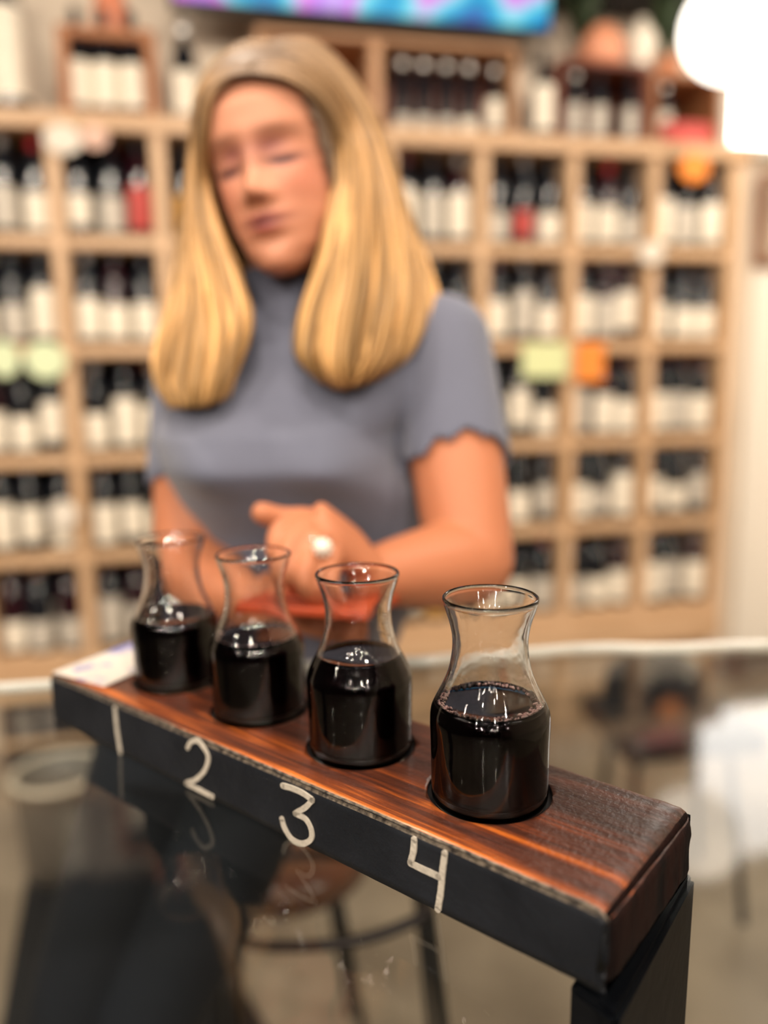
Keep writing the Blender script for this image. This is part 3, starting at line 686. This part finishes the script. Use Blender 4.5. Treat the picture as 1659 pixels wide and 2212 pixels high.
ch = thing('black_chair', 'low-backed black chair standing beyond the table at the right', 'chair'); bpy.context.view_layer.update()
sp = W(1462, 1580, 1.95); sz = sp.z; CR = Matrix.Rotation(.12, 4, 'Z')
o = from_bm('seat', box_bm(.36, .30, .06, (0, 0, 0), .02, 3), M_bseat, ch, True); o.matrix_world = Matrix.Translation((sp.x, sp.y + .05, sz)) @ CR
bp_ = W(1410, 1476, 2.12)
V = []; Fc = []
for j in range(9):
    for i in range(17):
        a = (i / 16 - .5) * 1.5; hh = .062 * (1 - (abs(i / 8 - 1)) ** 3.2) ** .5 + .004
        V.append((math.sin(a) * .19, math.cos(a) * .12 - .12, (j / 8 - .5) * 2.5 * hh))
for j in range(8):
    for i in range(16): Fc.append((j * 17 + i, j * 17 + i + 1, (j + 1) * 17 + i + 1, (j + 1) * 17 + i))
o = mesh_obj('backrest', V, Fc, M_bseat, ch, True); o.location = bp_; so = o.modifiers.new('s', 'SOLIDIFY'); so.thickness = .02
for sx in (-1, 1):
    V, Fc = tube([bp_ + Vector((sx * .09, -.02, -.02)), Vector((sp.x + sx * .10, sp.y + .15, sz))], .008, 8); mesh_obj('back_post', V, Fc, M_black, ch)
    for sy in (-1, 1):
        V, Fc = tube([(sp.x + sx * .11, sp.y + .05 + sy * .10, sz - .02), (sp.x + sx * .15, sp.y + .05 + sy * .14, 0)], .010, 8); mesh_obj('leg', V, Fc, M_black, ch)
mz = .012
mp4 = [on_z(-40, 2450, mz), on_z(70, 1815, mz), on_z(330, 1790, mz), on_z(640, 2330, mz)]
bm = bmesh.new(); vs = [bm.verts.new(p) for p in mp4] + [bm.verts.new((p.x, p.y, .0006)) for p in mp4]
for f_ in [(0, 1, 2, 3), (7, 6, 5, 4), (0, 4, 5, 1), (1, 5, 6, 2), (2, 6, 7, 3), (3, 7, 4, 0)]: bm.faces.new([vs[i] for i in f_])
bmesh.ops.recalc_face_normals(bm, faces=bm.faces[:]); bmesh.ops.bevel(bm, geom=bm.edges[:], offset=.004, segments=2, affect='EDGES')
tag(from_bm('floor_mat', bm, mat('black_rubber', (.008, .009, .012), .7, bump=.4, bscale=120)), 'black rubber mat on the floor under the woman', 'mat')
bk = W(127, 1668, 2.15)
V, Fc = lathe([(0, .004), (.10, 0), (.118, bk.z), (.126, bk.z + .004), (.112, bk.z + .004), (.105, bk.z - .05), (.10, bk.z - .055), (0, bk.z - .055)], 36)
VR, FR = lathe([(.110, bk.z + .001), (.113, bk.z + .007), (.121, bk.z + .009), (.129, bk.z + .006), (.130, bk.z - .002), (.124, bk.z - .002)], 36)
o = mesh_obj('waste_bucket', V, Fc, mat('grey_plastic', (.16, .14, .12), .5), smooth=True); o.location = (bk.x, bk.y, 0.0005); tag(o, 'grey round bucket with a pale rim on the floor at left under the glass', 'bucket')
mesh_obj('rim', VR, FR, mat('pale_rim', (.62, .55, .45), .5), o, True)

# ------------------------------------------------------------------ woman
from mathutils.bvhtree import BVHTree
HR = Matrix.Rotation(-.24, 4, 'Z') @ Matrix.Rotation(-.163, 4, 'Y') @ Matrix.Rotation(.16, 4, 'X')
EYE = Vector((0, -.078, .113)); HS = .965
HM = Matrix.Translation(W(549, 341, .80)) @ HR @ Matrix.Scale(HS, 4) @ Matrix.Translation(-EYE)
def interp(T, z):
    if z <= T[0][0]: return T[0][1:]
    for a, b in zip(T, T[1:]):
        if a[0] <= z <= b[0]:
            t = (z - a[0]) / (b[0] - a[0]); t = t * t * (3 - 2 * t) * .35 + t * .65
            return tuple(p + (q - p) * t for p, q in zip(a[1:], b[1:]))
    return T[-1][1:]
HT = [(-.009, .009, .064, -.050), (-.005, .020, .077, -.038), (.004, .031, .085, -.022), (.022, .045, .088, -.004), (.05, .057, .088, .035), (.08, .064, .088, .075), (.11, .069, .088, .095), (.14, .072, .092, .102), (.165, .071, .089, .098), (.185, .064, .079, .085), (.205, .049, .058, .062), (.218, .030, .034, .036), (.2245, .010, .010, .012), (.2255, .0005, .001, .001)]
def gs(x, z, cx, cz, sx, sz): return math.exp(-((x - cx) / sx) ** 2 / 2 - ((z - cz) / sz) ** 2 / 2)
def face_disp(x, z):
    d = .025 * gs(x, z, 0, .079, .0072, .0090) + .013 * gs(x, z, 0, .096, .0062, .015) + .004 * gs(x, z, 0, .118, .008, .014)
    for s in (-1, 1):
        d += .009 * gs(x, z, s * .0125, .0745, .0050, .0055) - .0125 * gs(x, z, s * .031, .116, .0145, .011) + .0085 * gs(x, z, s * .031, .1125, .0115, .0075)
        d += .0018 * gs(x, z, s * .029, .136, .016, .006) + .005 * gs(x, z, s * .040, .086, .014, .014) - .0030 * gs(x, z, s * .030, .1035, .012, .0030)
    d += .0065 * gs(x, z, 0, .048, .021, .017) + .0045 * gs(x, z, 0, .0525, .015, .0042) - .0052 * gs(x, z, 0, .0475, .019, .0020) + .0060 * gs(x, z, 0, .0415, .013, .0048)
    d += -.005 * gs(x, z, 0, .029, .013, .0050) + .008 * gs(x, z, 0, .007, .014, .012) - .0015 * gs(x, z, 0, .061, .003, .004)
    return d
def head_mesh(off=0.0, n=84, rows=96, feat=True):
    V = []; Fc = []
    for j in range(rows + 1):
        z = -.009 + .2345 * (j / rows); hw, fr, bk = interp(HT, z)
        for i in range(n):
            a = 2 * PI * i / n; c, s = math.cos(a), math.sin(a)
            e = .88
            x = math.copysign(abs(s) ** e, s) * (hw + off)
            cy = (bk - fr) / 2 if z < .03 else 0; 
            if c > 0: y = cy_mid(z) - (fr + off + cy_mid(z)) * abs(c) ** e
            else: y = cy_mid(z) + (bk + off - cy_mid(z)) * abs(c) ** e
            if feat and c > 0: y -= face_disp(x, z) * min(1, c * 2.2)
            V.append(Vector((x, y, z + (off if z > .15 else 0) * (z - .15) / .07)))
    for j in range(rows):
        for i in range(n):
            k = (i + 1) % n; Fc.append((j * n + i, j * n + k, (j + 1) * n + k, (j + 1) * n + i))
    Fc.append(tuple(range(n))[::-1]); Fc.append(tuple(rows * n + k for k in range(n)))
    return V, Fc
def cy_mid(z): return -.045 + min(1, z / .09) * .05
def xf(M, VF): return [M @ v for v in VF[0]], VF[1]
def blob_chain(A, pts, rads, seg=16, n=5, flat=1.0, ref=None):
    P = catmull(pts, n); Rr = [v.x for v in catmull([(r, 0, 0) for r in rads], n)]
    A.add(tube(P, Rr, seg, True, flat, ref))
    A.add(sphere(P[0], Rr[0] * (1 if flat == 1 else flat), 14, 8)); A.add(sphere(P[-1], Rr[-1] * (1 if flat == 1 else flat), 14, 8))
    return P
TOR = [(1.45, -.113, .965, .046, .050), (1.425, -.110, .962, .052, .056), (1.405, -.098, .96, .082, .066), (1.385, -.082, .958, .132, .076), (1.35, -.076, .952, .162, .09), (1.31, -.098, .935, .152, .108), (1.27, -.120, .918, .139, .122), (1.235, -.115, .915, .137, .126),
       (1.20, -.098, .925, .143, .114), (1.15, -.080, .938, .136, .102), (1.10, -.078, .945, .132, .098), (1.02, -.12, .95, .14, .105), (.93, -.175, .95, .150, .115), (.86, -.215, .95, .145, .11)]
TORI = [(-a[0],) + a[1:] for a in TOR]
def torso(off, z0, z1, n=64, rows=70):
    V = []; Fc = []
    for j in range(rows + 1):
        z = z1 + (z0 - z1) * j / rows; cx, cy, hw, hd = interp(TORI, -z)
        for i in range(n):
            a = 2 * PI * i / n; c, s = math.cos(a), math.sin(a)
            x = math.copysign(abs(c) ** .9, c) * (hw + off); y = math.copysign(abs(s) ** .9, s) * (hd + off)
            if s < 0:   # bust
                for sx in (-1, 1): y -= .030 * math.exp(-((x - sx * .062 + .004) / .046) ** 2 - ((z - 1.238) / .040) ** 2)
            V.append((cx + x, cy + y, z))
    for j in range(rows):
        for i in range(n):
            k = (i + 1) % n; Fc.append((j * n + i, (j + 1) * n + i, (j + 1) * n + k, j * n + k))
    Fc.append(tuple(range(n))); Fc.append(tuple(rows * n + k for k in range(n))[::-1])
    return V, Fc
# joints
LS, LE, LW = W(950, 745, .93), W(1018, 1212, .83), W(800, 1246, .755)
RS, RE, RW = W(430, 770, .965), W(408, 1225, .915), W(535, 1300, .82)
HIPS = [Vector((-.275, .95, .90)), Vector((-.145, .95, .90))]; KNEE = [Vector((-.42, .92, .49)), Vector((-.32, .90, .49))]; ANK = [Vector((-.48, 1.0, .085)), Vector((-.37, .99, .085))]
def finger(A, pts, r): blob_chain(A, pts, [r * 1.12, r * 1.05, r, r * .84][:len(pts)], 12, 5)
def hands(A):
    # left hand (image right side wrist), curled over the folder
    M = [W(648, 1128, .722), W(662, 1150, .704), W(685, 1176, .692), W(716, 1206, .688)]
    A.add(tube(catmull([LW, W(765, 1195, .742), W(700, 1160, .722), W(668, 1150, .716)], 5), [.026, .0265, .027, .0275, .028, .029, .030, .031, .0325, .034, .0345, .0345, .034, .032, .030, .026], 18, True, .62, ref=Vector((.75, -.25, -.9)).normalized()))
    for p in M: A.add(sphere(p, .0122, 12, 8))
    Pp = [W(603, 1150, .70), W(622, 1192, .680), W(660, 1232, .668), W(706, 1256, .668)]
    Tt = [(W(600, 1195, .69), W(622, 1232, .70)), (W(622, 1240, .675), W(645, 1272, .69)), (W(664, 1275, .668), W(690, 1300, .685)), (W(712, 1290, .672), W(728, 1312, .69))]
    for m, p, (q, t), r in zip(M, Pp, Tt, (.0093, .0097, .0093, .0082)):
        base = m.lerp(W(730, 1180, .73), .25); finger(A, [base, m, p, q, t], r) if False else blob_chain(A, [base, m, p, q, t], [r * 1.15, r * 1.2, r * 1.05, r * .98, r * .8], 12, 4)
    blob_chain(A, [W(735, 1165, .75), W(672, 1128, .752), W(612, 1122, .745), W(566, 1108, .735)], [.014, .0135, .0118, .0105], 14, 4)
    # right hand: holds the folder from below on the left
    rp = W(600, 1318, .785)
    A.add(tube(catmull([RW, W(570, 1310, .80), W(612, 1318, .782), W(640, 1322, .772)], 5), [.024, .0255, .027, .029, .031, .033, .035, .036, .0365, .036, .035, .034, .033, .031, .029, .026], 18, True, .5, ref=Vector((0, .3, 1)).normalized()))
    for k, (x, y, d) in enumerate([(655, 1300, .768), (664, 1318, .760), (668, 1336, .755), (664, 1352, .752)]):
        m = W(x, y, d); blob_chain(A, [m.lerp(rp, .5), m, m + Vector((.024, -.006, -.004)), m + Vector((.044, -.004, -.008)), m + Vector((.056, .002, -.008))][:5], [.0098, .0098, .009, .0085, .0072], 12, 4)
    blob_chain(A, [W(590, 1290, .79), W(628, 1275, .772), W(655, 1268, .760), W(676, 1268, .752)], [.013, .012, .0105, .009], 12, 4)
def arms(A, lo=0.0):
    blob_chain(A, [LS, LS.lerp(LE, .33), LS.lerp(LE, .7), LE], [.054, .054, .0505, .0455], 24, 6)
    blob_chain(A, [LE, LE.lerp(LW, .3), LE.lerp(LW, .7), LW], [.0455, .0445, .036, .0275], 24, 6)
    blob_chain(A, [RS, RS.lerp(RE, .35), RS.lerp(RE, .7), RE], [.050, .048, .045, .040], 24, 6)
    blob_chain(A, [RE, RE.lerp(RW, .3), RE.lerp(RW, .7), RW], [.040, .041, .033, .026], 24, 6)
def remesh(name, A, vox, sm, parent, m, it=None):
    o = mesh_obj(name, A.V, A.F); md = o.modifiers.new('r', 'REMESH'); md.mode = 'VOXEL'; md.voxel_size = vox; md.use_smooth_shade = True
    s = o.modifiers.new('s', 'SMOOTH'); s.iterations = sm; s.factor = .5
    bpy.context.view_layer.update(); dg = bpy.context.evaluated_depsgraph_get()
    nm = bpy.data.meshes.new_from_object(o.evaluated_get(dg)); o.modifiers.clear(); old = o.data; o.data = nm; nm.name = name; bpy.data.meshes.remove(old)
    nm.materials.clear(); nm.materials.append(m); nm.polygons.foreach_set('use_smooth', [True] * len(nm.polygons))
    if parent: o.parent = parent
    return o
A = Acc()
HV = xf(HM, head_mesh()); A.add(HV)
hb = HM @ Vector((0, .030, .030)); A.add(tube(catmull([HM @ Vector((0, .045, .07)), hb, Vector((-.112, .962, 1.44)), Vector((-.108, .960, 1.40))], 5), .050, 24))
for s in (-1, 1): A.add(sphere(HM @ Vector((s * .071, .012, .095)), .016, 14, 10, (.45, .9, 1.6)))
A.add(torso(-.005, .86, 1.45)); arms(A); hands(A)
for h, k, an in zip(HIPS, KNEE, ANK):
    blob_chain(A, [h, h.lerp(k, .5), k, k.lerp(an, .35), an], [.078, .070, .052, .050, .033], 24, 5)
    blob_chain(A, [an + Vector((0, .02, -.045)), an + Vector((-.01, -.06, -.052)), an + Vector((-.015, -.13, -.06))], [.028, .027, .020], 14, 4)
M_skin = mat('skin', (.70, .30, .165), .48, spec=.4, sss=.12)
nt = M_skin.node_tree; vc = nt.nodes.new('ShaderNodeVertexColor'); vc.layer_name = 'tone'; nt.links.new(vc.outputs[0], nt.nodes['Principled BSDF'].inputs['Base Color'])
body = remesh('person', A, .003, 2, None, M_skin)
tag(body, 'blonde woman in a slate blue short-sleeved top leaning over the table, looking down', 'person')
HI = HM.inverted(); ca = body.data.color_attributes.new('tone', 'FLOAT_COLOR', 'POINT'); cols = []
SK = Vector((.58, .255, .155)); ARM = Vector((.48, .178, .088))
hc = HM @ Vector((0, 0, .11))
for v in body.data.vertices:
    if (v.co - hc).length < .17:
        l = HI @ v.co; c = SK.copy()
        if l.y < 0 and abs(l.x) < .075:
            x, z = l.x, l.z
            k = .5 * (gs(x, z, .045, .085, .017, .018) + gs(x, z, -.045, .085, .017, .018)); c = c.lerp(Vector((.62, .20, .13)), min(1, k))
            k = gs(x, z, 0, .0525, .0145, .0028) + gs(x, z, 0, .0425, .012, .0038); c = c.lerp(Vector((.38, .085, .070)), min(1, k * 1.1))
            k = gs(x, z, 0, .0478, .017, .0028); c = c.lerp(Vector((.10, .025, .025)), min(1, k * 1.1))
            for s in (-1, 1):
                k = gs(x, z, s * .031, .1035 + abs(x - s * .031) * .12, .0130, .0036); c = c.lerp(Vector((.06, .02, .022)), min(1, k * 1.3))
                k = gs(x, z, s * .030, .136 - max(0, (abs(x) - .035)) * .35, .016, .0030); c = c.lerp(Vector((.40, .20, .13)), min(1, k * .6))
                k = gs(x, z, s * .021, .120, .013, .007); c = c.lerp(Vector((.26, .085, .075)), min(1, k * .9))  # eye socket shading painted into the skin tone
                k = gs(x, z, s * .0065, .0700, .0034, .0022); c = c.lerp(Vector((.15, .04, .03)), min(1, k))
    else: c = ARM
    cols += [c.x, c.y, c.z, 1]
ca.data.foreach_set('color', cols)

# top: torso, neck collar and scalloped sleeves
A = Acc(); A.add(torso(.0, .985, 1.428)); A.add(tube(catmull([Vector((-.113, .963, 1.452)), Vector((-.111, .960, 1.43)), Vector((-.108, .958, 1.40))], 4), .0565, 28))
def sleeve(A, a, b, t1, r0, r1, nsc=12):
    n = 88; rows = 26; d = (b - a); L = d.length * t1; d.normalize(); x, y = frame_from(d); V = []; Fc = []
    for j in range(rows + 1):
        for i in range(n):
            an = 2 * PI * i / n; t = j / rows
            ext = L * t + (t ** 4) * (.026 * abs(math.sin(an * nsc / 2)) + .004 * math.sin(an + 1))
            r = r0 + (r1 - r0) * t
            V.append(a + d * ext + (x * math.cos(an) + y * math.sin(an)) * r)
    for j in range(rows):
        for i in range(n):
            k = (i + 1) % n; Fc.append((j * n + i, j * n + k, (j + 1) * n + k, (j + 1) * n + i))
    Fc.append(tuple(range(n))[::-1]); Fc.append(tuple(rows * n + k for k in range(n)))
    A.add((V, Fc)); A.add(sphere(a, r0, 24, 14))
sleeve(A, LS, LE, .53, .060, .0605); sleeve(A, RS, RE, .53, .053, .054)
top = remesh('knit_top', A, .003, 1, body, M_shirt); top['label'] = 'slate blue knit top with scalloped sleeve hems'
# trousers and shoes
A = Acc(); A.add(torso(.003, .86, 1.0, rows=20))
for h, k, an in zip(HIPS, KNEE, ANK): blob_chain(A, [h, h.lerp(k, .5), k, k.lerp(an, .5), an + Vector((0, 0, .01))], [.086, .078, .064, .058, .056], 28, 5)
pants = remesh('trousers', A, .006, 3, body, M_pants); pants['label'] = 'dark navy trousers'
for an in ANK:
    A = Acc(); blob_chain(A, [Vector((an.x, an.y + .03, .042)), Vector((an.x - .008, an.y - .05, .040)), Vector((an.x - .014, an.y - .14, .034))], [.038, .040, .032], 18, 5)
    V = [Vector((v[0], v[1], max(v[2], .001))) for v in A.V]; sh_ = mesh_obj('shoe', V, A.F, M_shoe, body, True)
# ring
rg = bpy.data.objects.new('pearl_ring', None); col.objects.link(rg); rg.parent = body
a_, b_ = W(685, 1176, .692), W(660, 1232, .668); mid = a_.lerp(b_, .18); ax = (b_ - a_).normalized(); x, y = frame_from(ax)
V, Fc = tube([mid + (x * math.cos(t) + y * math.sin(t)) * .0112 for t in [2 * PI * k / 24 for k in range(25)]], .0011, 8); mesh_obj('ring_band', V, Fc, M_silver, rg, True)
pr = W(697, 1183, .668); A = Acc(); A.add(sphere(pr, .0062, 16, 10))
for k in range(10): A.add(sphere(pr + (RT * math.cos(k * .628) + UP * math.sin(k * .628)) * .0068 + fwd * .002, .0021, 8, 6))
o = mesh_obj('pearl_cluster', A.V, A.F, M_pearl, rg, True); o['label'] = 'round cluster of white stones'
# folder in her hands
fo = from_bm('leather_folder', box_bm(.13, .11, .008, (0, 0, 0), .002, 2), M_leather); fo.matrix_world = Matrix.Translation(W(685, 1302, .715)) @ Matrix.Rotation(-.25, 4, 'Z') @ Matrix.Rotation(-.14, 4, 'X')
tag(fo, 'terracotta leather folder held between the woman\'s hands', 'folder')

# hair -------------------------------------------------------------
bvh = BVHTree.FromPolygons(*xf(HM, head_mesh(.004, feat=False)))
def hp(px, py, d, off=.008):
    D = ray(px, py); Ln = D.length; h = bvh.ray_cast(CAM, D / Ln)
    if h[0] is not None:
        dh = (h[0] - CAM).length / Ln
        d = min(d, dh - off)
    return W(px, py, d)
def gpoly(pts): return [hp(*p) for p in pts]
# (px, py, depth) from the parting to the tips; first = next to the face, last = outermost
LG = [gpoly([(545, 160, .84), (492, 172, .84), (452, 215, .85), (441, 300, .85), (447, 400, .84), (478, 500, .83), (520, 600, .82), (538, 690, .81), (505, 790, .80), (482, 862, .80)]),
      gpoly([(556, 135, .86), (490, 145, .86), (443, 205, .87), (430, 310, .87), (430, 420, .86), (438, 540, .85), (450, 640, .82), (452, 730, .80), (440, 820, .795), (430, 880, .80)]),
      gpoly([(580, 104, .88), (505, 112, .88), (438, 190, .89), (422, 310, .89), (412, 430, .88), (398, 560, .87), (385, 660, .85), (358, 750, .84), (352, 830, .84), (385, 882, .83)]),
      gpoly([(606, 88, .92), (520, 98, .92), (440, 180, .93), (420, 310, .93), (405, 440, .93), (386, 570, .92), (372, 670, .90), (345, 760, .89), (350, 830, .88), (372, 880, .87)])]
RG_ = [gpoly([(547, 160, .84), (612, 172, .84), (676, 212, .85), (716, 280, .86), (728, 370, .85), (712, 470, .83), (690, 570, .81), (655, 670, .80), (645, 760, .79), (690, 822, .80)]),
       gpoly([(556, 135, .86), (632, 140, .86), (702, 190, .87), (745, 280, .88), (760, 380, .86), (757, 490, .83), (745, 600, .80), (722, 700, .785), (712, 790, .785), (735, 842, .80)]),
       gpoly([(580, 104, .88), (655, 108, .88), (730, 170, .89), (785, 270, .90), (815, 380, .88), (830, 490, .86), (835, 600, .82), (825, 700, .80), (805, 780, .80), (765, 835, .81)]),
       gpoly([(606, 88, .92), (675, 92, .92), (752, 165, .92), (810, 270, .92), (848, 380, .91), (876, 490, .90), (896, 590, .88), (890, 680, .86), (868, 760, .85), (825, 815, .85)]),
       gpoly([(612, 86, .95), (680, 92, .95), (756, 165, .95), (815, 270, .95), (855, 390, .95), (890, 500, .94), (925, 590, .92), (938, 650, .90), (925, 700, .89), (900, 720, .89)])]
rr = random.Random(11); A = Acc(); HC = []
def lockcol(t, j):
    root = Vector((.24, .165, .115)); mid_ = Vector((.44, .25, .105)); tip = Vector((.66, .38, .145))
    c = root.lerp(mid_, min(1, t / .38)) if t < .38 else mid_.lerp(tip, (t - .38) / .62)
    return c * j
def lock(P, r0, j, seg=6):
    n = len(P); rads = []
    for i in range(n):
        t = i / (n - 1); rads.append(r0 * (.75 + .5 * min(1, t * 3)) * (1 if t < .86 else max(.12, 1 - ((t - .86) / .14) ** 1.8)))
    V, Fc = tube(P, rads, seg, True, .6, ref=None); A.add((V, Fc))
    for i in range(n):
        c = lockcol(i / (n - 1), j); HC.extend([(c.x, c.y, c.z, 1)] * seg)
def across(G, s, t_idx):
    k = s * (len(G) - 1); i = min(int(k), len(G) - 2); f_ = k - i; return G[i][t_idx].lerp(G[i + 1][t_idx], f_)
for G, cnt in ((LG, 300), (RG_, 380)):
    for q in range(cnt):
        s = rr.random(); layer = rr.random() ** 1.3
        ph, ph2, am = rr.uniform(0, 6.28), rr.uniform(0, 6.28), rr.uniform(.001, .0045)
        end = len(G[0]) if rr.random() < .75 else len(G[0]) - 1
        pts = []
        for i in range(end):
            p = across(G, s, i); t = i / 9
            bulge = .020 * max(0, (i - 3) / 6) * math.sin(PI * s)
            away = (p - CAM).normalized()
            p = p + away * (layer * (.004 + .042 * min(1, max(0, (i - 3) / 3))) - bulge)
            p += RT * (math.sin(ph + t * 7) * am * t * 2 + math.sin(ph2) * .002) + away * math.cos(ph2 + t * 5) * am * t
            pts.append(p)
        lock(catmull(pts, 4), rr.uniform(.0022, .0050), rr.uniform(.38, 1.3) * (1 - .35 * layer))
# hair behind the neck
for q in range(90):
    s = rr.random(); x0 = 440 + 400 * s
    pts = [W(x0 * .8 + 130, 330, .95), W(x0, 470, .965), W(x0, 600, .975), W(x0, 700 + 40 * rr.random(), .985)]
    lock(catmull(pts, 4), .008, rr.uniform(.55, .8))
M_hair = mat('blonde_hair', (.5, .3, .1), .42, spec=.35)
nt = M_hair.node_tree; vc = nt.nodes.new('ShaderNodeVertexColor'); vc.layer_name = 'tone'; nt.links.new(vc.outputs[0], nt.nodes['Principled BSDF'].inputs['Base Color'])
hair = mesh_obj('hair', A.V, A.F, M_hair, body, True)
ca = hair.data.color_attributes.new('tone', 'FLOAT_COLOR', 'POINT'); ca.data.foreach_set('color', [x for c in HC for x in c])
hair['kind'] = 'stuff'; hair['label'] = 'long straight blonde hair with ash brown roots'
# scalp cap under the locks
V, Fc = head_mesh(.006, feat=False)
keep = [f_ for f_ in Fc if len(f_) == 4 and all((V[i].z > .186 or V[i].y > -.046 - (V[i].z - .10) * .30) and V[i].z > .03 for i in f_)]
cap = mesh_obj('hair_roots', [HM @ v for v in V], keep, mat('ash_brown_hair', (.15, .10, .068), .5), body, True)
